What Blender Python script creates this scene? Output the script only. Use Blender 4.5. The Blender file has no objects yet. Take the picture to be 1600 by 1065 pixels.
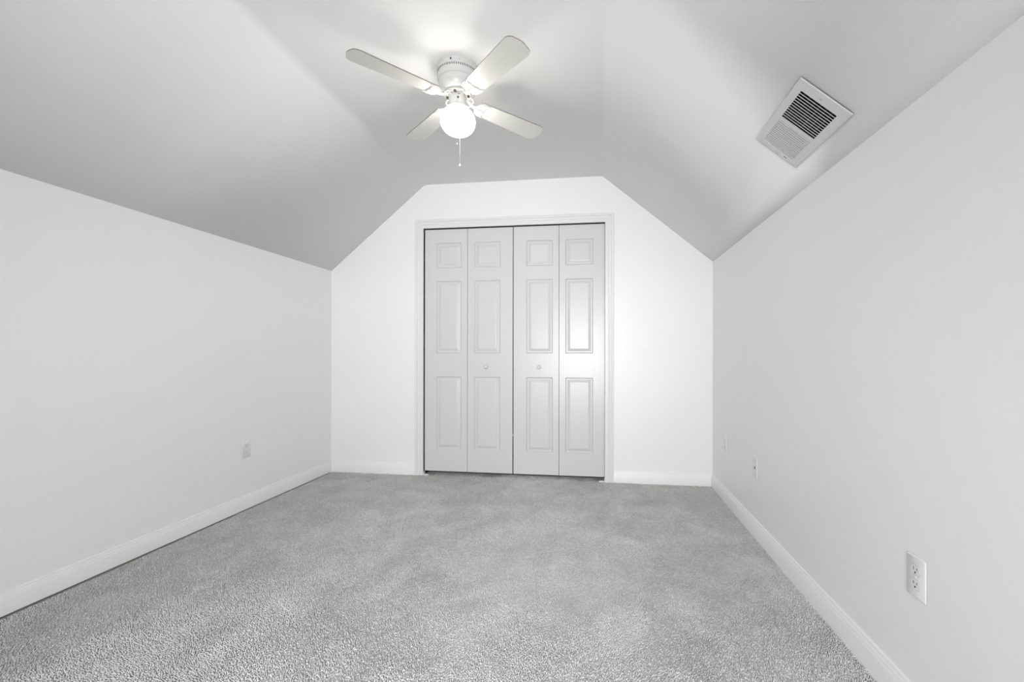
import bpy, bmesh, math, random
import numpy as np
from mathutils import Vector, Matrix
random.seed(4)
scene = bpy.context.scene
col = scene.collection
pi = math.pi

# ------------------------------------------------------------------ camera
F_PX, CX, CY, YAW, ROLL = 672.609, 848.556, 551.4345, 0.1262, 0.0015
cam = bpy.data.cameras.new('camera'); cam_ob = bpy.data.objects.new('camera', cam); col.objects.link(cam_ob)
cam.sensor_fit = 'HORIZONTAL'; cam.sensor_width = 36.0
cam.lens = F_PX * 36.0 / 1600.0
cam.shift_x = -(CX - 800.0) / 1600.0
cam.shift_y = (CY - 532.5) / 1600.0
cam.clip_start = 0.01
fwd = Vector((-math.sin(YAW), math.cos(YAW), 0)); rt = Vector((math.cos(YAW), math.sin(YAW), 0)); up = Vector((0, 0, 1))
R3 = Matrix((rt, up, -fwd)).transposed().to_4x4()
cam_ob.matrix_world = Matrix.Translation((0, 0, 1.0099)) @ R3 @ Matrix.Rotation(ROLL, 4, 'Z')
scene.camera = cam_ob

# ------------------------------------------------------------------ world, daylight, exposure
w = bpy.data.worlds.new('world'); scene.world = w; w.use_nodes = True
w.node_tree.nodes['Background'].inputs[0].default_value = (0.97, 0.985, 1.0, 1)
w.node_tree.nodes['Background'].inputs[1].default_value = 1.0
scene.view_settings.view_transform = 'Standard'; scene.view_settings.look = 'None'
scene.view_settings.gamma = 1.0; scene.view_settings.use_curve_mapping = False
scene.view_settings.exposure = 0.2
WIN = (-0.92, 0.50, 0.42, 1.66)            # the gable window behind the camera: x0, x1, z0, z1
Y_NEAR = -0.95
DAY_W = 34.5
FILL_W = 47.0
ld = bpy.data.lights.new('daylight', 'AREA'); ld.shape = 'RECTANGLE'
ld.size = WIN[1] - WIN[0]; ld.size_y = WIN[3] - WIN[2]; ld.energy = DAY_W; ld.color = (0.985, 0.992, 1.0)
lo = bpy.data.objects.new('daylight', ld); col.objects.link(lo)
lo.location = ((WIN[0] + WIN[1]) / 2, Y_NEAR - 0.16, (WIN[2] + WIN[3]) / 2)
ld.spread = math.radians(98)
lo.rotation_euler = (pi / 2 + math.radians(-15), 0, math.radians(6))      # shines towards +Y through the window
lg = bpy.data.lights.new('ceiling_fill', 'AREA'); lg.shape = 'RECTANGLE'; lg.size = 4.6; lg.size_y = 0.7; lg.energy = FILL_W
lg.color = (1.0, 0.99, 0.97)
lgo = bpy.data.objects.new('ceiling_fill', lg); col.objects.link(lgo)
lgo.location = (0.35, -3.6, 0.22)
lg.spread = math.radians(75)
lgo.rotation_euler = (Vector((-1.05, 3.3, 2.25)) - lgo.location).to_track_quat('-Z', 'Y').to_euler()   # fill lamp added outside, aimed up through the window to brighten the ceiling
GLASS_GLOW, BULB_STRENGTH = 1.9, 80.0

# ------------------------------------------------------------------ helpers
def tag(o, label=None, cat=None, group=None, kind=None):
    if label: o['label'] = label
    if cat: o['category'] = cat
    if group: o['group'] = group
    if kind: o['kind'] = kind
    return o

def empty(name, loc=(0, 0, 0), mat=None):
    o = bpy.data.objects.new(name, None); col.objects.link(o); o.empty_display_size = 0.05
    if mat is not None: o.matrix_world = mat
    else: o.location = loc
    return o

def obj(name, bm, mats, parent=None, smooth=35, loc=None):
    bmesh.ops.recalc_face_normals(bm, faces=bm.faces)
    if smooth:
        a = math.radians(smooth)
        for f in bm.faces: f.smooth = True
        for e in bm.edges:
            if len(e.link_faces) != 2 or e.calc_face_angle(0) > a: e.smooth = False
    me = bpy.data.meshes.new(name); bm.to_mesh(me); bm.free()
    for m in (mats if isinstance(mats, (list, tuple)) else [mats]): me.materials.append(m)
    o = bpy.data.objects.new(name, me); col.objects.link(o)
    if parent is not None: o.parent = parent
    if loc is not None: o.location = loc
    return o

def box(bm, x0, x1, y0, y1, z0, z1, bevel=0, seg=2, mat=0, M=None):
    r = bmesh.ops.create_cube(bm, size=1.0)
    vs = r['verts']
    for v in vs:
        v.co = Vector(((x0 + x1) / 2 + v.co.x * (x1 - x0), (y0 + y1) / 2 + v.co.y * (y1 - y0), (z0 + z1) / 2 + v.co.z * (z1 - z0)))
    fs = set(f for v in vs for f in v.link_faces)
    for f in fs: f.material_index = mat
    if bevel:
        es = list(set(e for v in vs for e in v.link_edges))
        rr = bmesh.ops.bevel(bm, geom=es, offset=bevel, segments=seg, affect='EDGES', profile=0.5)
        vs = list(set(v for f in rr['faces'] for v in f.verts) | set(v for v in vs if v.is_valid))
    if M is not None: bmesh.ops.transform(bm, matrix=M, verts=vs)
    return vs

def lathe(bm, prof, n=48, M=None, mat=0):
    rings = []
    for r, z in prof:
        if r < 1e-6: rings.append([bm.verts.new((0, 0, z))])
        else: rings.append([bm.verts.new((r * math.cos(2 * pi * k / n), r * math.sin(2 * pi * k / n), z)) for k in range(n)])
    for a, b in zip(rings, rings[1:]):
        for k in range(n):
            k2 = (k + 1) % n
            if len(a) == 1 and len(b) == 1: continue
            if len(a) == 1: f = bm.faces.new((a[0], b[k], b[k2]))
            elif len(b) == 1: f = bm.faces.new((a[k], b[0], a[k2]))
            else: f = bm.faces.new((a[k], b[k], b[k2], a[k2]))
            f.material_index = mat
    vs = [v for r in rings for v in r]
    if M is not None: bmesh.ops.transform(bm, matrix=M, verts=vs)
    return vs

def prism(bm, pts, h0, h1, axis='z', mat=0, M=None):
    def P(p, h):
        if axis == 'z': return (p[0], p[1], h)
        if axis == 'y': return (p[0], h, p[1])
        return (h, p[0], p[1])
    a = [bm.verts.new(P(p, h0)) for p in pts]; b = [bm.verts.new(P(p, h1)) for p in pts]
    n = len(pts); fs = [bm.faces.new(a), bm.faces.new(b[::-1])]
    for k in range(n): fs.append(bm.faces.new((a[k], a[(k + 1) % n], b[(k + 1) % n], b[k])))
    for f in fs: f.material_index = mat
    if M is not None: bmesh.ops.transform(bm, matrix=M, verts=a + b)
    return a, b

def tube(bm, pts, rad, n=10, mat=0):
    pts = [Vector(p) for p in pts]; rings = []
    rads = rad if isinstance(rad, (list, tuple)) else [rad] * len(pts)
    prev = None
    for i, p in enumerate(pts):
        t = (pts[min(i + 1, len(pts) - 1)] - pts[max(i - 1, 0)]).normalized()
        u = prev - t * prev.dot(t) if prev is not None else t.orthogonal()
        u.normalize(); prev = u; v = t.cross(u)
        rings.append([bm.verts.new(p + (u * math.cos(2 * pi * k / n) + v * math.sin(2 * pi * k / n)) * rads[i]) for k in range(n)])
    for a, b in zip(rings, rings[1:]):
        for k in range(n): bm.faces.new((a[k], a[(k + 1) % n], b[(k + 1) % n], b[k])).material_index = mat
    bm.faces.new(rings[0][::-1]).material_index = mat; bm.faces.new(rings[-1]).material_index = mat

def sweep(bm, prof, path, mat=0):
    """prof: closed list of (a, b); path: list of (origin, a_dir, b_dir): one ring per path point."""
    rings = [[bm.verts.new(Vector(o) + Vector(ad) * a + Vector(bd) * b) for a, b in prof] for o, ad, bd in path]
    n = len(prof)
    for p, q in zip(rings, rings[1:]):
        for k in range(n): bm.faces.new((p[k], p[(k + 1) % n], q[(k + 1) % n], q[k])).material_index = mat
    bm.faces.new(rings[0][::-1]); bm.faces.new(rings[-1])
    return rings

# ------------------------------------------------------------------ materials
def new_mat(name):
    m = bpy.data.materials.new(name); m.use_nodes = True
    return m, m.node_tree.nodes, m.node_tree.links, m.node_tree.nodes['Principled BSDF']

def plain(name, c, rough=0.5, metal=0.0, spec=0.5):
    m, N, L, b = new_mat(name)
    b.inputs['Base Color'].default_value = (*c, 1); b.inputs['Roughness'].default_value = rough
    b.inputs['Metallic'].default_value = metal; b.inputs['Specular IOR Level'].default_value = spec
    return m

def paint(name, c, rough, scale, strength, dist=0.002, spec=0.5, detail=3.0):
    m, N, L, b = new_mat(name)
    b.inputs['Base Color'].default_value = (*c, 1); b.inputs['Roughness'].default_value = rough
    b.inputs['Specular IOR Level'].default_value = spec
    tc = N.new('ShaderNodeTexCoord'); no = N.new('ShaderNodeTexNoise'); bu = N.new('ShaderNodeBump')
    no.inputs['Scale'].default_value = scale; no.inputs['Detail'].default_value = detail; no.inputs['Roughness'].default_value = 0.55
    bu.inputs['Strength'].default_value = strength; bu.inputs['Distance'].default_value = dist
    L.new(tc.outputs['Object'], no.inputs['Vector']); L.new(no.outputs['Fac'], bu.inputs['Height']); L.new(bu.outputs['Normal'], b.inputs['Normal'])
    return m

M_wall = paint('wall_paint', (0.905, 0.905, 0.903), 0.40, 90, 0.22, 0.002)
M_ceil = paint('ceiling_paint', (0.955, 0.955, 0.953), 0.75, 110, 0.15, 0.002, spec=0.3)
M_trim = paint('trim_paint', (0.88, 0.88, 0.88), 0.35, 25, 0.05, 0.001)
M_white = plain('fan_white_enamel', (0.58, 0.58, 0.57), 0.32)
M_iron = plain('bracket_white_enamel', (0.56, 0.555, 0.54), 0.35)
M_dark = plain('dark_recess', (0.02, 0.018, 0.016), 0.6)
M_gold = plain('brass_motor_shaft', (0.07, 0.05, 0.03), 0.5, 0.0)
M_slot = plain('slot_shadow_black', (0.03, 0.03, 0.03), 0.7)
M_plate = plain('plastic_white', (0.83, 0.83, 0.83), 0.35)
M_recept = plain('receptacle_white', (0.72, 0.72, 0.72), 0.4)
M_screw = plain('painted_screw', (0.55, 0.55, 0.54), 0.4)
M_vent = plain('register_enamel', (0.74, 0.74, 0.735), 0.4)
M_duct = plain('duct_shade', (0.05, 0.05, 0.05), 0.6, 0.3)  # shade inside the duct is put into this dark colour
M_vane = plain('damper_grey', (0.30, 0.30, 0.30), 0.5)
M_chain = plain('chain_metal', (0.50, 0.49, 0.46), 0.3, 0.4)
M_steel = plain('track_steel', (0.10, 0.10, 0.10), 0.5, 0.5)
M_edge = plain('blade_edge_brown', (0.22, 0.19, 0.16), 0.5)
M_knob = plain('knob_paint', (0.70, 0.695, 0.69), 0.45)
M_blocker = plain('gap_blocker', (0.10, 0.075, 0.05), 0.8)
M_closet = plain('closet_interior_shade', (0.10, 0.10, 0.10), 0.8)  # dark tone stands in for the shade of the closed closet
M_casing = paint('casing_paint', (0.80, 0.80, 0.80), 0.35, 25, 0.05, 0.001)

def door_material():
    m, N, L, b = new_mat('moulded_door_paint')
    b.inputs['Base Color'].default_value = (0.675, 0.67, 0.665, 1); b.inputs['Roughness'].default_value = 0.30
    tc = N.new('ShaderNodeTexCoord'); mp = N.new('ShaderNodeMapping'); mp.inputs['Scale'].default_value = (60, 60, 3.0)
    no = N.new('ShaderNodeTexNoise'); no.inputs['Scale'].default_value = 2.2; no.inputs['Detail'].default_value = 4; no.inputs['Distortion'].default_value = 0.6
    bu = N.new('ShaderNodeBump'); bu.inputs['Strength'].default_value = 0.30; bu.inputs['Distance'].default_value = 0.001
    L.new(tc.outputs['Object'], mp.inputs['Vector']); L.new(mp.outputs['Vector'], no.inputs['Vector'])
    L.new(no.outputs['Fac'], bu.inputs['Height']); L.new(bu.outputs['Normal'], b.inputs['Normal'])
    return m
M_door = door_material()

def blade_material():
    m, N, L, b = new_mat('blade_white_laminate')
    tc = N.new('ShaderNodeTexCoord'); mp = N.new('ShaderNodeMapping'); mp.inputs['Scale'].default_value = (2, 40, 40)
    no = N.new('ShaderNodeTexNoise'); no.inputs['Scale'].default_value = 3
    r = N.new('ShaderNodeValToRGB'); r.color_ramp.elements[0].color = (0.70, 0.70, 0.66, 1); r.color_ramp.elements[1].color = (0.73, 0.73, 0.69, 1)
    L.new(tc.outputs['Object'], mp.inputs['Vector']); L.new(mp.outputs['Vector'], no.inputs['Vector']); L.new(no.outputs['Fac'], r.inputs['Fac'])
    L.new(r.outputs['Color'], b.inputs['Base Color']); b.inputs['Roughness'].default_value = 0.38
    return m
M_blade = blade_material()

def globe_material():
    """thin opal glass: glows, and lets part of the bulb's light straight through"""
    m, N, L, b = new_mat('lit_opal_glass')
    b.inputs['Base Color'].default_value = (0.9, 0.9, 0.88, 1); b.inputs['Roughness'].default_value = 0.25
    b.inputs['Emission Color'].default_value = (1.0, 0.96, 0.90, 1); b.inputs['Emission Strength'].default_value = GLASS_GLOW * 2
    t = N.new('ShaderNodeBsdfTransparent'); mx = N.new('ShaderNodeMixShader'); mx.inputs[0].default_value = 0.5
    L.new(t.outputs[0], mx.inputs[1]); L.new(b.outputs[0], mx.inputs[2]); L.new(mx.outputs[0], N['Material Output'].inputs['Surface'])
    return m
def bulb_material():
    m, N, L, b = new_mat('lit_bulb')
    b.inputs['Base Color'].default_value = (0.9, 0.9, 0.88, 1)
    b.inputs['Emission Color'].default_value = (1.0, 0.955, 0.885, 1); b.inputs['Emission Strength'].default_value = BULB_STRENGTH
    return m
M_bulb = bulb_material()
M_globe = globe_material()

def carpet_material():
    m, N, L, b = new_mat('grey_cut_pile_carpet')
    tc = N.new('ShaderNodeTexCoord')
    def noise(scale, detail=2, rough=0.5, dist=0.0, vec=None):
        n = N.new('ShaderNodeTexNoise'); n.inputs['Scale'].default_value = scale; n.inputs['Detail'].default_value = detail
        n.inputs['Roughness'].default_value = rough; n.inputs['Distortion'].default_value = dist
        L.new(vec if vec is not None else tc.outputs['Object'], n.inputs['Vector']); return n
    def math_(op, a, b_, v=None):
        n = N.new('ShaderNodeMath'); n.operation = op
        for i, s in enumerate((a, b_)):
            if isinstance(s, (int, float)): n.inputs[i].default_value = s
            else: L.new(s, n.inputs[i])
        return n.outputs[0]
    # a slow warp bends the colour grain, imitating a nap brushed in swathes
    wn = noise(2.3, 2); mx = N.new('ShaderNodeVectorMath'); mx.operation = 'SCALE'; mx.inputs['Scale'].default_value = 0.10
    L.new(wn.outputs['Color'], mx.inputs[0]); ad = N.new('ShaderNodeVectorMath'); ad.operation = 'ADD'
    L.new(tc.outputs['Object'], ad.inputs[0]); L.new(mx.outputs[0], ad.inputs[1])
    mp = N.new('ShaderNodeMapping'); mp.inputs['Rotation'].default_value = (0, 0, 0.75); mp.inputs['Scale'].default_value = (0.62, 1.35, 1)
    L.new(ad.outputs[0], mp.inputs['Vector'])
    fine = noise(170, 2, 0.6, 0.0, mp.outputs['Vector'])
    tuft = noise(75, 2, 0.55, 0.4, mp.outputs['Vector'])
    nap_shade = noise(5.0, 3, 0.55, 0.8)  # paler and darker patches painted in, imitating the shading of leaning pile
    swath = noise(1.6, 2, 0.5, 0.5)  # broad bands of the same pile shading, put into the colour
    v = math_('MULTIPLY', math_('SUBTRACT', fine.outputs['Fac'], 0.5), 1.0)
    v = math_('ADD', v, math_('MULTIPLY', math_('SUBTRACT', tuft.outputs['Fac'], 0.5), 0.6))
    v = math_('ADD', v, math_('MULTIPLY', math_('SUBTRACT', nap_shade.outputs['Fac'], 0.5), 0.50))
    v = math_('ADD', v, math_('MULTIPLY', math_('SUBTRACT', swath.outputs['Fac'], 0.5), 0.30))
    v = math_('ADD', v, 0.5)
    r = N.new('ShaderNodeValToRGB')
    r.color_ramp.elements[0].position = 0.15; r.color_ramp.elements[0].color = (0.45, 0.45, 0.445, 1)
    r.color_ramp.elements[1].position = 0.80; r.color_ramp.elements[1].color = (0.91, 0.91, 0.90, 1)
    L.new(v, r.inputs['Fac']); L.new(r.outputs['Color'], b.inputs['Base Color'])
    b.inputs['Roughness'].default_value = 0.95; b.inputs['Specular IOR Level'].default_value = 0.1
    b.inputs['Sheen Weight'].default_value = 0.15; b.inputs['Sheen Roughness'].default_value = 0.6
    return m
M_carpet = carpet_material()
M_backing = plain('carpet_backing', (0.66, 0.66, 0.65), 0.95, spec=0.1)

def pane_material():
    m, N, L, b = new_mat('window_glass')
    t = N.new('ShaderNodeBsdfTransparent'); g = N.new('ShaderNodeBsdfGlossy'); g.inputs['Roughness'].default_value = 0.02
    mx = N.new('ShaderNodeMixShader'); mx.inputs[0].default_value = 0.05
    L.new(t.outputs[0], mx.inputs[1]); L.new(g.outputs[0], mx.inputs[2]); L.new(mx.outputs[0], N['Material Output'].inputs['Surface'])
    return m
M_pane = pane_material()

# ------------------------------------------------------------------ room shell
XL, XR, D = -2.2579, 0.8705, 3.4205
HK, HC, CL, CR = 1.7083, 2.4038, -1.4248, 0.0344
DL, DR, DT = -1.4344, 0.0564, 2.0403
TH = 0.12
ZFL = -0.0085                               # backing of the carpet; the tips of the pile stand at about z = 0
def ztop(x):
    if x <= CL: return HK + (HC - HK) * (x - XL) / (CL - XL)
    if x >= CR: return HK + (HC - HK) * (XR - x) / (XR - CR)
    return HC

def struct(o, label, cat):
    return tag(o, label, cat, kind='structure')

bm = bmesh.new(); box(bm, XL - TH, XR + TH, Y_NEAR - TH, D + 0.8, -0.08, ZFL)
struct(obj('floor', bm, M_backing, smooth=0), 'floor of the attic room under the wall to wall carpet', 'floor')

# the cut pile itself: short twisted tufts that lean in brushed swathes
def carpet_pile():
    rng = np.random.default_rng(11)
    P = []
    for ya, yb, pitch in ((Y_NEAR + 0.01, 0.85, 0.0092), (0.85, 2.25, 0.0055), (2.25, D - 0.008, 0.0064)):
        xs = np.arange(XL + 0.0215, XR - 0.004, pitch); ys_ = np.arange(ya, yb, pitch * 0.92)
        X, Y = np.meshgrid(xs, ys_); X = X + (np.arange(len(ys_)) % 2)[:, None] * pitch * 0.5
        P.append(np.stack([X.ravel(), Y.ravel(), np.full(X.size, pitch)], 1))
    xs = np.arange(DL + 0.004, DR - 0.004, 0.0068); ys_ = np.arange(D - 0.008, D + 0.10, 0.0064)   # runs on under the doors
    X, Y = np.meshgrid(xs, ys_); P.append(np.stack([X.ravel(), Y.ravel(), np.full(X.size, 0.0068)], 1))
    P = np.concatenate(P); n = len(P); pitch = P[:, 2]
    x = P[:, 0] + rng.uniform(-0.36, 0.36, n) * pitch; y = P[:, 1] + rng.uniform(-0.36, 0.36, n) * pitch
    x = np.clip(x, XL + 0.0200, XR - 0.0155)
    def field(freq, seed, k=9):
        r = np.random.default_rng(seed); out = np.zeros(n)
        for _ in range(k):
            a = r.uniform(0, 2 * np.pi); f = freq * r.uniform(0.6, 1.7)
            wx, wy = np.cos(a) * f, np.sin(a) * f * 0.62
            out += np.sin(x * wx + y * wy + r.uniform(0, 6.28) + 0.8 * np.sin(x * wy * 0.7 - y * wx * 0.7 + r.uniform(0, 6.28)))
        return out / math.sqrt(k / 2)
    # strokes of the vacuum cleaner along the room, broken up by foot-sized patches
    swath = np.tanh(1.5 * (np.sin(x * 5.2 + 0.5 * field(2.2, 1)) * 0.55 + 0.6 * field(4.0, 2) + 0.45 * field(11.0, 3)))
    ly = 0.12 + 0.62 * swath + 0.16 * field(26, 4) + rng.normal(0, 0.16, n)
    lx = 0.10 + 0.28 * field(6.0, 5) + 0.14 * field(22, 6) + rng.normal(0, 0.16, n)
    h = 0.0085 * (1 + 0.13 * rng.standard_normal(n))
    ln = np.sqrt(1 + lx * lx + ly * ly)
    dx, dy, dz = lx / ln, ly / ln, 1 / ln
    a0 = rng.uniform(0, 2 * np.pi, n); r0 = pitch * 0.47 * rng.uniform(0.80, 1.2, n)
    V = np.zeros((n, 7, 3), np.float32)
    for k in range(3):
        a = a0 + k * 2 * np.pi / 3
        V[:, k] = np.stack([x + r0 * 0.8 * np.cos(a), y + r0 * 0.8 * np.sin(a), np.full(n, ZFL - 0.0005)], 1)
        b = a + 0.75
        V[:, 3 + k] = np.stack([x + dx * h * 0.72 + r0 * np.cos(b), y + dy * h * 0.72 + r0 * np.sin(b), ZFL + dz * h * 0.74 + 0 * x], 1)
    V[:, 6] = np.stack([x + dx * h * 1.12, y + dy * h * 1.12, ZFL + dz * h * 1.08], 1)
    quad = np.array([[0, 1, 4, 3], [1, 2, 5, 4], [2, 0, 3, 5]]); tri = np.array([[3, 4, 6], [4, 5, 6], [5, 3, 6]])
    base_i = (np.arange(n) * 7)[:, None]
    loops = np.concatenate([base_i + quad.ravel()[None, :], base_i + tri.ravel()[None, :]], 1).astype(np.int32)   # 12 + 9 per tuft
    tot = np.tile(np.array([4, 4, 4, 3, 3, 3], np.int32), n)
    start = np.concatenate([[0], np.cumsum(tot)[:-1]]).astype(np.int32)
    me = bpy.data.meshes.new('carpet_pile')
    me.vertices.add(n * 7); me.vertices.foreach_set('co', V.reshape(-1))
    me.loops.add(len(tot) // 6 * 21); me.loops.foreach_set('vertex_index', loops.reshape(-1))
    me.polygons.add(len(tot)); me.polygons.foreach_set('loop_start', start)
    me.polygons.foreach_set('use_smooth', np.ones(len(tot), bool))
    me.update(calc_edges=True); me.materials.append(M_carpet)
    o = bpy.data.objects.new('carpet_pile', me); col.objects.link(o)
    return tag(o, 'light grey cut pile carpet brushed in swathes over the whole floor', 'carpet', kind='stuff')
carpet_pile()

for nm, x0, x1, lab in (('wall_left', XL - TH, XL, 'low white knee wall on the left under the sloped ceiling'),
                        ('wall_right', XR, XR + TH, 'low white knee wall on the right under the sloped ceiling')):
    bm = bmesh.new(); box(bm, x0, x1, Y_NEAR - TH, D + TH, 0.016 if nm == 'wall_left' else -0.06, HK)
    if nm == 'wall_left': box(bm, x0, x1 - 0.016, Y_NEAR - TH, D + TH, -0.06, 0.016, mat=1)     # unseen strip added to block light and darken the gap; the wallboard stops short
    struct(obj(nm, bm, [M_wall, M_blocker], smooth=0), lab, 'wall')

bm = bmesh.new()
prism(bm, [(XL, -0.06), (DL, -0.06), (DL, ztop(DL)), (XL, HK)], D, D + TH, 'y')
prism(bm, [(DR, -0.06), (XR, -0.06), (XR, HK), (DR, ztop(DR))], D, D + TH, 'y')
prism(bm, [(DL, DT), (DR, DT), (DR, ztop(DR)), (CR, HC), (CL, HC), (DL, ztop(DL))], D, D + TH, 'y')
bmesh.ops.remove_doubles(bm, verts=bm.verts, dist=1e-5)
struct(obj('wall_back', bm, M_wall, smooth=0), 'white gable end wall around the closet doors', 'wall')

bm = bmesh.new()
x0, x1, z0, z1 = WIN
yA, yB = Y_NEAR - TH, Y_NEAR
prism(bm, [(XL, -0.06), (x0, -0.06), (x0, ztop(x0)), (CL, HC), (XL, HK)], yA, yB, 'y')
prism(bm, [(x1, -0.06), (XR, -0.06), (XR, HK), (x1, ztop(x1))], yA, yB, 'y')
prism(bm, [(x0, -0.06), (x1, -0.06), (x1, z0), (x0, z0)], yA, yB, 'y')
prism(bm, [(x0, z1), (x1, z1), (x1, ztop(x1)), (CR, HC), (x0, HC)], yA, yB, 'y')
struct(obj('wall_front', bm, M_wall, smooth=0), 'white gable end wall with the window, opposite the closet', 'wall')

# the gable window (source of the daylight)
win = struct(empty('window_1', ((x0 + x1) / 2, Y_NEAR - 0.06, z0)), 'wide white window in the gable wall opposite the closet', 'window')
bm = bmesh.new(); cxw = (x0 + x1) / 2
for a in (x0, x1 - 0.045): box(bm, a - cxw, a + 0.045 - cxw, -0.03, 0.03, 0, z1 - z0, 0.003)
for b_ in (0, z1 - z0 - 0.045): box(bm, x0 - cxw, x1 - cxw, -0.03, 0.03, b_, b_ + 0.045, 0.003)
box(bm, -0.02, 0.02, -0.025, 0.025, 0.02, z1 - z0 - 0.02, 0.003)
obj('window_frame', bm, M_trim, win)
bm = bmesh.new(); box(bm, x0 - cxw + 0.04, x1 - cxw - 0.04, -0.003, 0.003, 0.04, z1 - z0 - 0.04)
obj('window_pane', bm, M_pane, win, smooth=0)

# ceiling: flat strip and two slopes with softly rounded drywall creases; a hole on the right slope for the register
EV = Vector((CR - XR, 0, HC - HK)); SL = EV.length; EV.normalize()
NV = Vector((-(HC - HK), 0, CR - XR)).normalized()          # into the room (down and left)
if NV.z > 0: NV = -NV
VS, VY = 0.1917, 1.6665                                     # register centre: along the slope, along the room
HS0, HS1, HY0, HY1 = VS - 0.075, VS + 0.075, VY - 0.165, VY + 0.178
def arc(p, q, r_, rad, n=6):
    p, q, r_ = Vector(p), Vector(q), Vector(r_)
    a, b_ = (p - q).normalized(), (r_ - q).normalized(); half = a.angle(b_) / 2
    t = rad / math.tan(half); out = []
    A, B = q + a * t, q + b_ * t
    c = q + (a + b_).normalized() * (rad / math.sin(half))
    for k in range(n + 1):
        f = k / n; d = ((A - c).normalized() * (1 - f) + (B - c).normalized() * f).normalized(); out.append(c + d * rad)
    return out
sec = [Vector((XL - 0.02, HK - 0.02 * (HC - HK) / (CL - XL)))] + arc((XL, HK), (CL, HC), (CR, HC), 0.09) + arc((CL, HC), (CR, HC), (XR, HK), 0.06)
pt = lambda s: Vector((XR + EV.x * s, HK + EV.z * s))
sec += [pt(HS1), pt(HS0), pt(-0.025)]
ys = [Y_NEAR - TH, HY0, HY1, D + 0.02]
bm = bmesh.new()
grid = [[bm.verts.new((p.x, y, p.y)) for y in ys] for p in sec]
for i in range(len(sec) - 1):
    for j in range(3):
        if i == len(sec) - 3 and j == 1: continue
        bm.faces.new((grid[i][j], grid[i][j + 1], grid[i + 1][j + 1], grid[i + 1][j]))
bmesh.ops.recalc_face_normals(bm, faces=bm.faces)
if sum(f.normal.z for f in bm.faces) > 0: bmesh.ops.reverse_faces(bm, faces=bm.faces)
for f in bm.faces: f.smooth = True
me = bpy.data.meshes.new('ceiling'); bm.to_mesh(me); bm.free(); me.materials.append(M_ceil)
ceil = bpy.data.objects.new('ceiling', me); col.objects.link(ceil)
so = ceil.modifiers.new('thickness', 'SOLIDIFY'); so.thickness = 0.05; so.offset = -1
struct(ceil, 'white tray shaped attic ceiling with a flat middle and two slopes', 'ceiling')

# closet behind the doors
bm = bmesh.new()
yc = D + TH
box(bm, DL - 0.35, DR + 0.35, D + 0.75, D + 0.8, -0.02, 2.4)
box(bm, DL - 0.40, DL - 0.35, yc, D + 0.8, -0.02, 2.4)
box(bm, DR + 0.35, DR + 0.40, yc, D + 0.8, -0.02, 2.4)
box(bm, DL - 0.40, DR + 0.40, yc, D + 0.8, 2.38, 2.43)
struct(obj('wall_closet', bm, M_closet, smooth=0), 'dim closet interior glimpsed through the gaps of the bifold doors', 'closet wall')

# ------------------------------------------------------------------ baseboards
BH = 0.0925
BP = [(0, 0), (0.0135, 0), (0.0135, 0.058), (0.0125, 0.0605), (0.0125, 0.064), (0.0105, 0.068), (0.0095, 0.074), (0.0085, 0.079),
      (0.0062, 0.0825), (0.0060, 0.0870), (0.0050, 0.0905), (0.0035, BH), (0, BH)]
def base(name, p0, p1, nrm, lab, lift0=0.0, lift1=0.0):
    bm = bmesh.new(); ring = []
    for p, l in ((p0, lift0), (p1, lift1)):
        ring.append([bm.verts.new(Vector(p) + Vector(nrm) * a + Vector((0, 0, b_ if b_ > 0 else ZFL + l))) for a, b_ in BP])
    n = len(BP)
    for k in range(n): bm.faces.new((ring[0][k], ring[0][(k + 1) % n], ring[1][(k + 1) % n], ring[1][k]))
    bm.faces.new(ring[0][::-1]); bm.faces.new(ring[1])
    return struct(obj(name, bm, M_trim, smooth=25), lab, 'baseboard')
CW = 0.0675
base('baseboard_left', (XL, Y_NEAR, 0), (XL, D, 0), (1, 0, 0), 'long white baseboard along the left knee wall', 0.0215, 0.0080)
base('baseboard_right', (XR, Y_NEAR, 0), (XR, D, 0), (-1, 0, 0), 'long white baseboard along the right knee wall', 0.001, 0.0)
base('baseboard_back_left', (XL + 0.0, D, 0), (DL - CW, D, 0), (0, -1, 0), 'short white baseboard between left corner and closet casing')
base('baseboard_back_right', (DR + CW, D, 0), (XR, D, 0), (0, -1, 0), 'short white baseboard between closet casing and right corner')
base('baseboard_front', (XL, Y_NEAR, 0), (XR, Y_NEAR, 0), (0, 1, 0), 'white baseboard under the gable window')

# ------------------------------------------------------------------ closet casing and jamb
CP = [(0.0, 0), (0.0, 0.009), (0.002, 0.0105), (0.020, 0.012), (0.0215, 0.0085), (0.026, 0.0085), (0.031, 0.0125), (0.042, 0.0150), (0.0440, 0.0118),
      (0.048, 0.0118), (0.0505, 0.0175), (0.059, 0.0195), (0.0655, 0.0185), (CW, 0.0155), (CW, 0)]
bm = bmesh.new(); yn = (0, -1, 0)
il, ir, it = DL - 0.001, DR + 0.001, DT + 0.001
sweep(bm, CP, [((il, D, ZFL), (-1, 0, 0), yn), ((il, D, it), (-1, 0, 1), yn), ((ir, D, it), (1, 0, 1), yn), ((ir, D, ZFL), (1, 0, 0), yn)])
struct(obj('trim_1', bm, M_casing, smooth=20), 'white moulded casing around the closet opening', 'door casing')
bm = bmesh.new()
box(bm, DL - 0.018, DL, D + 0.001, D + TH, ZFL, DT + 0.018); box(bm, DR, DR + 0.018, D + 0.001, D + TH, ZFL, DT + 0.018)
box(bm, DL, DR, D + 0.001, D + TH, DT, DT + 0.018)
struct(obj('trim_2', bm, M_trim, smooth=0), 'white jamb lining the closet opening behind the casing', 'door jamb')
bm = bmesh.new()
box(bm, DL + 0.003, DR - 0.003, D + 0.012, D + 0.016, DT - 0.022, DT)
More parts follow.
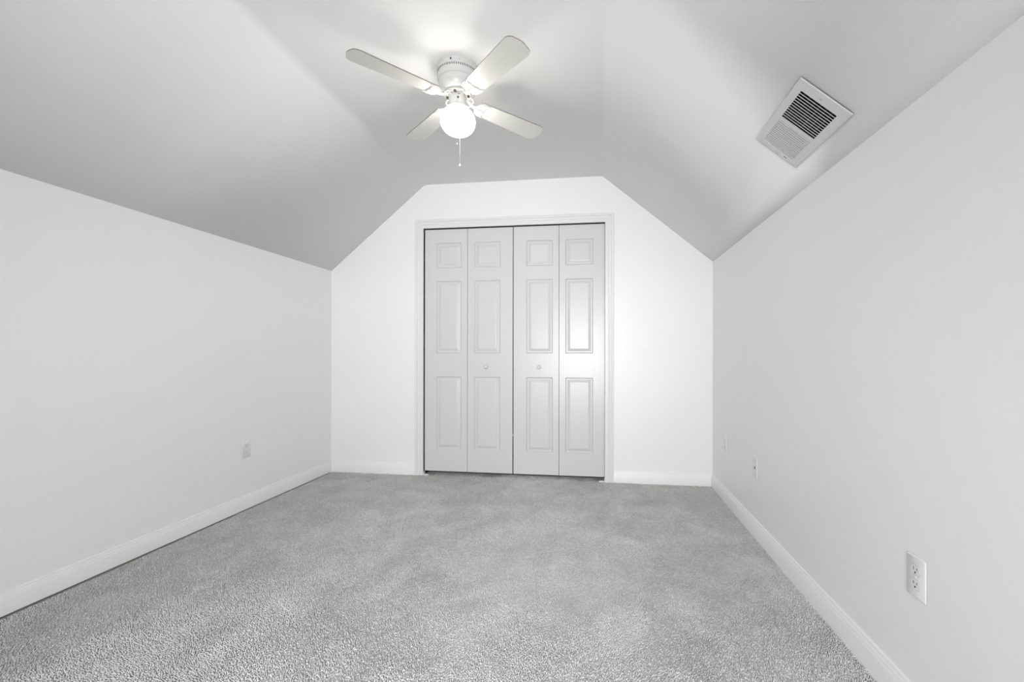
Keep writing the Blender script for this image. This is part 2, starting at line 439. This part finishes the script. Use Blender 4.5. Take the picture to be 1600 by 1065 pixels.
box(bm, DL + 0.003, DR - 0.003, D + 0.040, D + 0.044, DT - 0.022, DT)
box(bm, DL + 0.003, DR - 0.003, D + 0.012, D + 0.044, DT - 0.003, DT - 0.0005)
struct(obj('trim_3', bm, M_steel, smooth=0), 'dark steel bifold track under the closet head jamb', 'door track')

# ------------------------------------------------------------------ bifold doors
ZB, ZT = 0.0335, 2.0300
PZ = [(0.213, 0.815), (1.008, 1.604), (1.712, 1.919)]
def leaf_mesh(W_, px0, px1):
    """front face at y=0, thickness towards +y; x 0..W_, z ZB..ZT (world heights)"""
    bm = bmesh.new(); T = 0.032
    xs = [0, px0, px1, W_]; zs = [ZB] + [z for p in PZ for z in p] + [ZT]
    V = {}
    def v(x, y, z):
        k = (round(x, 5), round(y, 5), round(z, 5))
        if k not in V: V[k] = bm.verts.new((x, y, z))
        return V[k]
    RINGS = [(0.0, 0.0), (0.0015, 0.0030), (0.0050, 0.0085), (0.0085, 0.0118), (0.0160, 0.0120), (0.0190, 0.0110), (0.0350, 0.0030), (0.0385, 0.0022)]
    for i in range(3):
        for j in range(len(zs) - 1):
            xa, xb, za, zb = xs[i], xs[i + 1], zs[j], zs[j + 1]
            if i == 1 and j % 2 == 1:
                prev = None
                for ins, dp in RINGS:
                    cur = [v(xa + ins, dp, za + ins), v(xb - ins, dp, za + ins), v(xb - ins, dp, zb - ins), v(xa + ins, dp, zb - ins)]
                    if prev:
                        for k in range(4): bm.faces.new((prev[k], prev[(k + 1) % 4], cur[(k + 1) % 4], cur[k]))
                    prev = cur
                bm.faces.new(prev)
            else:
                bm.faces.new((v(xa, 0, za), v(xb, 0, za), v(xb, 0, zb), v(xa, 0, zb)))
    # back and sides
    n = len(zs)
    bm.faces.new((v(0, T, ZB), v(0, T, ZT), v(W_, T, ZT), v(W_, T, ZB)))
    bm.faces.new([v(0, 0, z) for z in zs] + [v(0, T, ZT), v(0, T, ZB)])
    bm.faces.new([v(W_, 0, z) for z in zs] + [v(W_, T, ZT), v(W_, T, ZB)])
    bm.faces.new([v(x, 0, ZB) for x in xs] + [v(W_, T, ZB), v(0, T, ZB)])
    bm.faces.new([v(x, 0, ZT) for x in xs] + [v(W_, T, ZT), v(0, T, ZT)])
    # soften the outer vertical edges of the front
    es = [e for e in bm.edges if abs(e.verts[0].co.y) < 1e-6 and abs(e.verts[1].co.y) < 1e-6 and
          abs(e.verts[0].co.x - e.verts[1].co.x) < 1e-6 and (e.verts[0].co.x < 1e-6 or e.verts[0].co.x > W_ - 1e-6)]
    bmesh.ops.bevel(bm, geom=es, offset=0.002, segments=2, affect='EDGES')
    return bm
DY = D + 0.010
# leaf edges as they stand: outer pivot, fold, meeting edge
LEAF = [(-1.4280, -1.0642, 0.100, 0.313), (-1.0610, -0.6848, 0.0560, 0.2730), (-0.6758, -0.3078, 0.1045, 0.3195), (-0.3046, 0.0550, 0.0490, 0.2690)]
KNOBZ = 0.898
for nm, pair, lab in (('door_1', (0, 1), 'left pair of white six panel bifold closet door leaves'),
                      ('door_2', (2, 3), 'right pair of white six panel bifold closet door leaves')):
    x_piv = LEAF[0][0] if pair[0] == 0 else LEAF[3][1]
    root = struct(empty(nm, (x_piv, DY, 0)), lab, 'closet door')
    for li in pair:
        xa, xb, pa, pb = LEAF[li]
        lf = obj('door_leaf', leaf_mesh(xb - xa, pa, pb), M_door, root, smooth=12, loc=(xa - x_piv, 0, 0))
        # a very slight fold, as bifold leaves hang
        lf.rotation_euler.y = 0.0007 if li < 2 else -0.0007
        if li == 3: lf.rotation_euler.z = math.radians(0.35); lf.location.y -= 0.001
        if li in (1, 2):
            kx = (-0.9018 if li == 1 else -0.4651) - xa
            bm = bmesh.new()
            lathe(bm, [(0.0085, 0), (0.0085, 0.006), (0.0075, 0.009), (0.0095, 0.013), (0.0145, 0.018), (0.0165, 0.023), (0.0155, 0.028), (0.010, 0.032), (0, 0.0335)], 32,
                  Matrix.Translation((kx, 0.001, KNOBZ)) @ Matrix.Rotation(pi / 2, 4, 'X'))
            obj('knob', bm, M_knob, lf, smooth=50)
        if li == 1:
            bm = bmesh.new(); box(bm, xb - xa - 0.012, xb - xa + 0.0045, 0.004, 0.020, 0.338, 0.352, 0.001)
            tag(obj('door_aligner', bm, M_plate, lf), 'small white aligner clip in the gap between the doors')

for x, sgn, lab in ((DL, 1, 'white pivot bracket on carpet at the left closet jamb'), (DR, -1, 'white pivot bracket on carpet at the right closet jamb')):
    br = tag(empty('floor_bracket', (x, D + 0.012, 0)), lab, 'bracket', 'closet door pivot brackets')
    bm = bmesh.new(); box(bm, min(0, sgn * 0.046), max(0, sgn * 0.046), -0.020, 0.022, ZFL, 0.0045, 0.0008)
    obj('bracket_plate', bm, M_plate, br)
    bm = bmesh.new(); box(bm, min(sgn * 0.0003, sgn * 0.003), max(sgn * 0.0003, sgn * 0.003), -0.008, 0.022, 0.0045, 0.028, 0.0005)
    obj('bracket_tab', bm, M_plate, br)

# ------------------------------------------------------------------ ceiling fan
FX, FY = -0.683, 2.0458
fan = tag(empty('ceiling_fan', (FX, FY, HC)), 'white four blade hugger ceiling fan with a lit globe on flat ceiling', 'ceiling fan')
def fz(z): return z - HC
bm = bmesh.new()
prof = [(0, 2.4038), (0.1000, 2.4038), (0.1000, 2.3985), (0.0985, 2.396), (0.0985, 2.345), (0.0965, 2.338), (0.0925, 2.334), (0.0915, 2.328),
        (0.0930, 2.318), (0.0925, 2.308), (0.0885, 2.296), (0.0815, 2.287), (0.0770, 2.2835), (0.0700, 2.2815), (0.0, 2.2815)]
lathe(bm, [(r, fz(z)) for r, z in prof], 72)
hous = obj('motor_housing', bm, M_white, fan, smooth=28)
bm = bmesh.new()                                            # row of cooling slots around the band
for k in range(72):
    box(bm, 0.0975, 0.0992, -0.0014, 0.0014, fz(2.3655), fz(2.3755), M=Matrix.Rotation(2 * pi * k / 72, 4, 'Z'))
obj('vent_slots', bm, M_slot, hous, smooth=0)
to_cam = math.atan2(-FY, -FX)
for da in (-0.35, 0.05):
    bm = bmesh.new()
    lathe(bm, [(0.0042, 0), (0.0042, 0.0012), (0.003, 0.0026), (0, 0.003)], 16,
          Matrix.Rotation(to_cam + da, 4, 'Z') @ Matrix.Translation((0.0985, 0, fz(2.391))) @ Matrix.Rotation(pi / 2, 4, 'Y'))
    obj('screw', bm, M_screw if da > 0 else M_slot, hous)
bm = bmesh.new()                                            # flywheel the blade brackets bolt to
lathe(bm, [(r, fz(z)) for r, z in [(0.030, 2.2815), (0.060, 2.2815), (0.0635, 2.279), (0.0635, 2.272), (0.060, 2.2695), (0.046, 2.2695), (0.044, 2.274), (0.030, 2.274)]], 48)
obj('flywheel', bm, M_iron, fan)
bm = bmesh.new()                                            # switch housing under the motor
lathe(bm, [(r, fz(z)) for r, z in [(0.0, 2.2805), (0.034, 2.2805), (0.0365, 2.278), (0.0380, 2.272), (0.0385, 2.262), (0.0385, 2.224), (0.0400, 2.2215), (0.0425, 2.2195),
                                   (0.0440, 2.2165), (0.0440, 2.2095), (0.0425, 2.2075), (0.0, 2.2075)]], 48)
sw = obj('switch_housing', bm, M_white, fan, smooth=30)
bm = bmesh.new()
lathe(bm, [(0.0038, 0), (0.0048, 0.004), (0.0036, 0.008), (0, 0.0082)], 16, Matrix.Rotation(to_cam, 4, 'Z') @ Matrix.Translation((0.0375, 0, fz(2.2430))) @ Matrix.Rotation(pi / 2, 4, 'Y'))
obj('chain_grommet', bm, M_slot, sw)
bm = bmesh.new(); box(bm, 0.0378, 0.0388, -0.006, 0.006, fz(2.2615), fz(2.2638), M=Matrix.Rotation(to_cam + 0.12, 4, 'Z'))
obj('reverse_switch', bm, M_slot, sw, smooth=0)
bm = bmesh.new()
gp = [(0.0405, 2.2125)]
for k in range(25):
    a = math.radians(59.5 - 149.5 * k / 24)
    gp.append((max(0.0, 0.0855 * abs(math.cos(a)) ** 0.94), 2.147 + 0.0685 * math.copysign(abs(math.sin(a)) ** 0.97, math.sin(a))))
gp[-1] = (0, 2.0785)
lathe(bm, [(r, fz(z)) for r, z in gp], 64)
globe = tag(obj('light_globe', bm, M_globe, fan, smooth=80), 'glowing white opal glass globe')
bm = bmesh.new()
lathe(bm, [(0.0150, fz(2.1815)), (0.019, fz(2.175)), (0.0265, fz(2.160)), (0.0295, fz(2.145)), (0.0275, fz(2.129)), (0.019, fz(2.118)), (0, fz(2.1135))], 32)
tag(obj('light_bulb', bm, M_bulb, globe, smooth=80), 'lit bulb inside the globe')
bm = bmesh.new(); lathe(bm, [(0, fz(2.2080)), (0.0135, fz(2.2075)), (0.0135, fz(2.190)), (0.0150, fz(2.1825)), (0, fz(2.1825))], 24)
obj('bulb_base', bm, M_screw, globe)

# blades and brackets
BA, PITCH, RB = 0.8294, -0.1532, 0.5181
ZBL = fz(2.2516)
def blade_outline():
    r0, r1, w0, w1 = 0.118, RB, 0.0955, 0.1215
    pts = []
    def wid(r): return w0 + (w1 - w0) * (r - 0.15) / (RB - 0.15)
    pts.append((r0 + 0.006, -wid(r0) / 2)); 
    # outer end: rounded corners and a softly curved tip
    c = 0.034; hw = w1 / 2
    for k in range(9):
        a = -pi / 2 + (pi / 2) * k / 8 * 0.94
        pts.append((r1 - 0.006 - c + c * math.cos(a), -(hw - c) + c * math.sin(a)))
    for k in range(1, 6):
        t = -1 + 2 * k / 6
        pts.append((r1 - 0.006 * t * t, (hw - c) * t))
    for k in range(9):
        a = (pi / 2) * 0.06 + (pi / 2) * 0.94 * k / 8
        pts.append((r1 - 0.006 - c + c * math.cos(a), (hw - c) + c * math.sin(a)))
    pts.append((r0 + 0.006, wid(r0) / 2)); pts.append((r0, wid(r0) / 2 - 0.006)); pts.append((r0, -wid(r0) / 2 + 0.006))
    return pts
def iron_outline():
    """whale-tail palm: narrow neck at the hub, scalloped concave outer edge with two long tips"""
    half = [(0.088, 0.0085), (0.098, 0.0110), (0.103, 0.0185), (0.106, 0.0285), (0.113, 0.0365), (0.124, 0.0415), (0.136, 0.0440), (0.150, 0.0475), (0.162, 0.0500),
            (0.1665, 0.0490), (0.1640, 0.0440), (0.1560, 0.0390), (0.1500, 0.0330), (0.1485, 0.0275), (0.1515, 0.0225), (0.1525, 0.0170), (0.1480, 0.0125), (0.1455, 0.0080), (0.1490, 0.0035)]
    return half + [(r, -y) for r, y in reversed(half)]
for i in range(4):
    ang = BA + i * pi / 2
    root_m = Matrix.Rotation(ang, 4, 'Z')
    tilt = Matrix.Translation((0, 0, ZBL)) @ Matrix.Rotation(PITCH, 4, 'X')
    bm = bmesh.new()
    a, b_ = prism(bm, blade_outline(), 0.0, 0.0044)
    for f in bm.faces:
        f.normal_update()
        if abs(f.normal.z) < 0.5: f.material_index = 1
    bl = obj('fan_blade', bm, [M_blade, M_edge], fan, smooth=30)
    bl.matrix_local = root_m @ tilt
    bm = bmesh.new()
    pts = iron_outline()
    prism(bm, pts, -0.0048, -0.0002)
    # raised rib that follows the tail, and two scroll bosses
    tube(bm, [(0.104, 0.020, -0.005), (0.113, 0.033, -0.0058), (0.128, 0.039, -0.006), (0.145, 0.043, -0.006), (0.162, 0.0475, -0.005)], [0.002, 0.003, 0.003, 0.003, 0.0015], 8)
    tube(bm, [(0.104, -0.020, -0.005), (0.113, -0.033, -0.0058), (0.128, -0.039, -0.006), (0.145, -0.043, -0.006), (0.162, -0.0475, -0.005)], [0.002, 0.003, 0.003, 0.003, 0.0015], 8)
    tube(bm, [(0.098, 0, -0.0055), (0.12, 0, -0.0075), (0.146, 0, -0.005)], [0.005, 0.006, 0.002], 8)
    # the swan-neck arm to the flywheel with its two side loops
    tube(bm, [(0.040, 0, 0.0215), (0.056, 0, 0.0185), (0.066, 0, 0.010), (0.078, 0, 0.001), (0.092, 0, -0.0028), (0.104, 0, -0.0030)], [0.007, 0.0075, 0.0070, 0.0070, 0.0080, 0.0080], 12)
    for s in (-1, 1):
        tube(bm, [(0.064 + 0.014 * math.cos(t), s * (0.015 + 0.0125 * math.sin(t)), 0.013 - 0.006 * math.cos(t)) for t in [k * 2 * pi / 16 for k in range(17)]], 0.0034, 8)
    ir = obj('blade_bracket', bm, M_iron, bl, smooth=40)
    for (sx, sy) in ((0.124, 0.022), (0.124, -0.022), (0.136, 0.0)):
        bm = bmesh.new(); lathe(bm, [(0.0042, 0), (0.0042, 0.0016), (0.0025, 0.003), (0, 0.0032)], 14, Matrix.Translation((sx, sy, -0.0047 if sy else -0.0062)) @ Matrix.Rotation(pi, 4, 'X'))
        obj('screw', bm, M_screw, bl)
    for s in (-1, 1):                                       # openings of the cast scrollwork
        bm = bmesh.new(); prism(bm, [(0.112 + 0.0052 * math.cos(t) + 0.002 * math.sin(t), s * 0.0105 + 0.0028 * math.sin(t)) for t in [k * 2 * pi / 14 for k in range(14)]], -0.0052, -0.0040)
        obj('scroll_opening', bm, M_screw, bl)
for k in range(4):
    ang = BA + (k + 0.5) * pi / 2
    bm = bmesh.new(); lathe(bm, [(0.0, 0), (0.0062, 0), (0.0062, 0.006), (0.004, 0.0085), (0, 0.009)], 14, Matrix.Rotation(ang, 4, 'Z') @ Matrix.Translation((0.053, 0, fz(2.2695))) @ Matrix.Rotation(pi, 4, 'X'))
    obj('flywheel_bolt', bm, M_gold, fan)

def chain(path, bob_h, lab, bead=0.0009, pitch=0.0031):
    P = [Vector(p) for p in path]; bm = bmesh.new()
    tube(bm, P, 0.00055, 6)
    d = 0.0
    for a, b_ in zip(P, P[1:]):
        L_ = (b_ - a).length; n = max(1, int(L_ / pitch))
        for k in range(n):
            c = a.lerp(b_, k / n)
            bmesh.ops.create_icosphere(bm, subdivisions=1, radius=bead, matrix=Matrix.Translation(c))
    ch = obj('pull_chain', bm, M_chain, fan, smooth=60); tag(ch, lab)
    e = P[-1]; bm = bmesh.new()
    lathe(bm, [(0, 0.001), (0.0017, 0), (0.0022, -0.003), (0.0036, -0.25 * bob_h - 0.003), (0.0060, -0.62 * bob_h), (0.0064, -0.85 * bob_h), (0.0045, -0.97 * bob_h), (0, -bob_h)], 20, Matrix.Translation(e))
    obj('chain_bob', bm, M_iron, ch, smooth=60)
tc = Vector((math.cos(to_cam), math.sin(to_cam), 0)); sd = Vector((-tc.y, tc.x, 0))
def at(r, s, z): return tc * r + sd * s + Vector((0, 0, fz(z)))
chain([at(0.045, 0, 2.2430), at(0.0535, -0.001, 2.2220), at(0.0640, -0.001, 2.2020), at(0.0760, -0.002, 2.1860), at(0.0845, -0.003, 2.1690), at(0.0874, -0.004, 2.1480), at(0.0874, -0.004, 2.0020)], 0.013,
      'short pull chain draped over the front of the globe')
chain([at(-0.039, 0.004, 2.2430), at(-0.0535, 0.006, 2.2220), at(-0.0640, 0.008, 2.2020), at(-0.0760, 0.008, 2.1860), at(-0.0845, 0.009, 2.1690), at(-0.0874, 0.010, 2.1480), at(-0.0874, 0.010, 1.9800)], 0.018,
      'long pull chain hanging behind the globe')

# ------------------------------------------------------------------ ceiling register on the right slope
VC = Vector((XR, VY, HK)) + EV * VS
Mv = Matrix((EV, Vector((0, 1, 0)), -NV)).transposed().to_4x4(); Mv.translation = VC      # local x up the slope, y along the room, -z into the room
if Mv.determinant() < 0:
    Mv = Matrix((EV, Vector((0, 1, 0)), -NV)).transposed().to_4x4(); Mv.translation = VC
reg = tag(empty('air_register', mat=Mv), 'white metal air register with dark open louvres on the right ceiling slope', 'air vent')
hx, hy = 0.1013, 0.1980
ox0, ox1, oy0, oy1 = -0.0685, 0.0735, -0.1540, 0.1720
ZF = -0.0052
bm = bmesh.new()
outer = [(-hx, -hy), (hx, -hy), (hx, hy), (-hx, hy)]; inn = [(-hx + 0.0035, -hy + 0.0035), (hx - 0.0035, -hy + 0.0035), (hx - 0.0035, hy - 0.0035), (-hx + 0.0035, hy - 0.0035)]
opn = [(ox0, oy0), (ox1, oy0), (ox1, oy1), (ox0, oy1)]
rows = [(outer, -0.0028), (outer, -0.0033), (inn, ZF), (opn, ZF), (opn, 0.004)]
rings = [[bm.verts.new((x, y, z)) for x, y in P_] for P_, z in rows]
for a, b_ in zip(rings, rings[1:]):
    for k in range(4): bm.faces.new((a[k], a[(k + 1) % 4], b_[(k + 1) % 4], b_[k]))
box(bm, ox0, ox1, 0.0010, 0.0190, ZF, ZF + 0.0015)                   # the blank bar between the two banks
obj('face_plate', bm, M_vent, reg, smooth=20)
def bank(y0, y1, n, fin, name):
    bm = bmesh.new(); p = (y1 - y0) / n
    for k in range(n):
        prism(bm, fin(y0 + k * p, p), ox0, ox1, 'x')
    return obj(name, bm, M_vent, reg, smooth=0)
# near bank: fins that lean away, so one looks up between them into the duct
bank(oy0, 0.0010, 12, lambda y, p: [(y + p * 0.72, ZF), (y + p * 1.0, ZF), (y + p * 1.0 + 0.010, ZF + 0.0095), (y + p * 1.0 + 0.0085, ZF + 0.0095)], 'louvre_bank')
# far bank: fins that lean towards the door end and lap like shingles
bank(0.0190, oy1, 14, lambda y, p: [(y + p * 0.17, ZF), (y + p, ZF + 0.0009), (y + p, ZF + 0.0019), (y + p * 0.17, ZF + 0.0010)], 'louvre_bank')
bm = bmesh.new()
for k in range(6):
    xx = ox0 + (ox1 - ox0) * (k + 0.7) / 6.4
    box(bm, xx, xx + 0.0018, oy0, 0.001, 0.0045, 0.022)
tag(obj('damper_vanes', bm, M_vane, reg, smooth=0), 'dark damper vanes behind the louvres')
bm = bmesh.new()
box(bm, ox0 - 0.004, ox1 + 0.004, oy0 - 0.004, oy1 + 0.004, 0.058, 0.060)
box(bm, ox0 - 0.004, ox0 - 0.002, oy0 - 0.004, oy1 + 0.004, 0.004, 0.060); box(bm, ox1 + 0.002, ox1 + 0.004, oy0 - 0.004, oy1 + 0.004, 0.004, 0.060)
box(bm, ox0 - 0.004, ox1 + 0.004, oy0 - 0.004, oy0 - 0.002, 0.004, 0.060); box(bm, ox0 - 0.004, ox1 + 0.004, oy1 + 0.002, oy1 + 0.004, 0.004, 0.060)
tag(obj('duct_boot', bm, M_duct, reg, smooth=0), 'sheet metal duct behind the register, darkened to read as shade')
for x, y in ((0.0060, -0.1740), (-0.0020, 0.1850)):
    bm = bmesh.new(); lathe(bm, [(0.0042, 0), (0.0042, 0.001), (0.0028, 0.0024), (0, 0.0026)], 16, Matrix.Translation((x, y, ZF)) @ Matrix.Rotation(pi, 4, 'X'))
    obj('screw', bm, M_screw, reg)
bm = bmesh.new(); box(bm, -0.047, -0.030, 0.1800, 0.1822, ZF - 0.0004, ZF + 0.001)
obj('lever_slot', bm, M_slot, reg, smooth=0)
bm = bmesh.new(); box(bm, -0.031, -0.027, 0.1795, 0.1840, ZF - 0.009, ZF, 0.001)
obj('damper_lever', bm, M_vent, reg)

# ------------------------------------------------------------------ wall plates (local: x across, y up, z out of the wall)
def wall_frame(x, y, z, side):
    n = Vector((1, 0, 0)) if side == 'left' else Vector((-1, 0, 0))
    u = Vector((0, 0, 1)); xd = u.cross(n)
    M = Matrix((xd, u, n)).transposed().to_4x4(); M.translation = (x, y, z); return M
def plate_bm(hw=0.035, hh=0.0573, t=0.0042):
    bm = bmesh.new()
    rows = [(0.0, 0.0010), (0.0, 0.0015), (0.0012, 0.0029), (0.0032, t)]
    prev = None
    for ins, z in rows:
        c = 0.003; w_, h_ = hw - ins, hh - ins; ring = []
        for sx, sy, a0 in ((1, 1, 0), (-1, 1, pi / 2), (-1, -1, pi), (1, -1, 3 * pi / 2)):
            for k in range(4):
                a = a0 + pi / 2 * k / 3; ring.append(bm.verts.new((sx * (w_ - c) + c * math.cos(a), sy * (h_ - c) + c * math.sin(a), z)))
        if prev:
            for k in range(16): bm.faces.new((prev[k], prev[(k + 1) % 16], ring[(k + 1) % 16], ring[k]))
        prev = ring
    bm.faces.new(prev)
    return bm
def outlet(M, lab, mat_p, mat_r, mat_s):
    root = tag(empty('power_outlet', mat=M), lab, 'power outlet', 'duplex power outlets')
    obj('cover_plate', plate_bm(), mat_p, root)
    for sy in (1, -1):
        bm = bmesh.new(); cy_ = sy * 0.0196; pts = []
        for k in range(40):
            a = 2 * pi * k / 40; x = 0.0172 * math.cos(a); y = 0.0172 * math.sin(a); y = max(-0.0135, min(0.0135, y)); pts.append((x, y + cy_))
        prism(bm, pts, 0.0035, 0.0056)
        rc = obj('receptacle', bm, mat_r, root)
        bm = bmesh.new()
        box(bm, -0.0074, -0.0052, cy_ + 0.0000, cy_ + 0.0085, 0.0048, 0.00585); box(bm, 0.0052, 0.0070, cy_ + 0.0006, cy_ + 0.0075, 0.0048, 0.00585)
        lathe(bm, [(0, 0.0048), (0.0028, 0.0048), (0.0028, 0.00585), (0, 0.00585)], 14, Matrix.Translation((0, cy_ - 0.0065, 0)))
        obj('slots', bm, mat_s, rc, smooth=0)
        # moulded seam around the face
        bm = bmesh.new(); 
        tube(bm, [(x * 1.02, cy_ + (y - cy_) * 1.03, 0.0043) for x, y in pts + pts[:1]], 0.0009, 6)
        obj('seam', bm, M_screw if mat_s is M_slot else mat_r, rc)
    bm = bmesh.new(); lathe(bm, [(0.0032, 0), (0.0032, 0.0008), (0.002, 0.0016), (0, 0.0018)], 14, Matrix.Translation((0, 0, 0.0040)))
    obj('screw', bm, mat_p, root)
    return root
M_faint = plain('painted_over_slots', (0.22, 0.22, 0.22), 0.6)
outlet(wall_frame(XL, 2.5211, 0.3889, 'left'), 'white duplex power outlet low on the left knee wall', M_plate, M_plate, M_slot)
outlet(wall_frame(XR, 1.3005, 0.3967, 'right'), 'white duplex power outlet low on right knee wall, nearest the camera', M_plate, M_plate, M_slot)
outlet(wall_frame(XR, 3.075, 0.390, 'right'), 'faint white outlet low on right knee wall, closest to the closet corner', M_wall, M_wall, M_faint)
jk = tag(empty('wall_jack', mat=wall_frame(XR, 2.5186, 0.3763, 'right')), 'white phone jack plate with a dark socket on the right knee wall', 'wall jack')
obj('cover_plate', plate_bm(t=0.0050), M_plate, jk)
bm = bmesh.new(); box(bm, -0.0065, 0.0065, -0.0065, 0.0065, 0.0044, 0.0054); box(bm, -0.0025, 0.0025, -0.0085, -0.006, 0.0044, 0.0054)
tag(obj('jack_socket', bm, M_slot, jk, smooth=0), 'dark square phone socket')
for sy in (1, -1):
    bm = bmesh.new(); lathe(bm, [(0.0036, 0), (0.0036, 0.0008), (0.0022, 0.0018), (0, 0.002)], 14, Matrix.Translation((0, sy * 0.0415, 0.0048)))
    obj('screw', bm, M_screw, jk)

# nail left in the end wall to the right of the closet
bm = bmesh.new(); lathe(bm, [(0, -0.012), (0.0013, -0.012), (0.0013, 0.003), (0.0028, 0.0032), (0.0028, 0.0042), (0, 0.0044)], 14, Matrix.Translation((0.3561, D, 1.0356)) @ Matrix.Rotation(pi / 2, 4, 'X'))
tag(obj('nail', bm, M_screw), 'tiny dark nail head in the end wall right of the closet', 'nail')
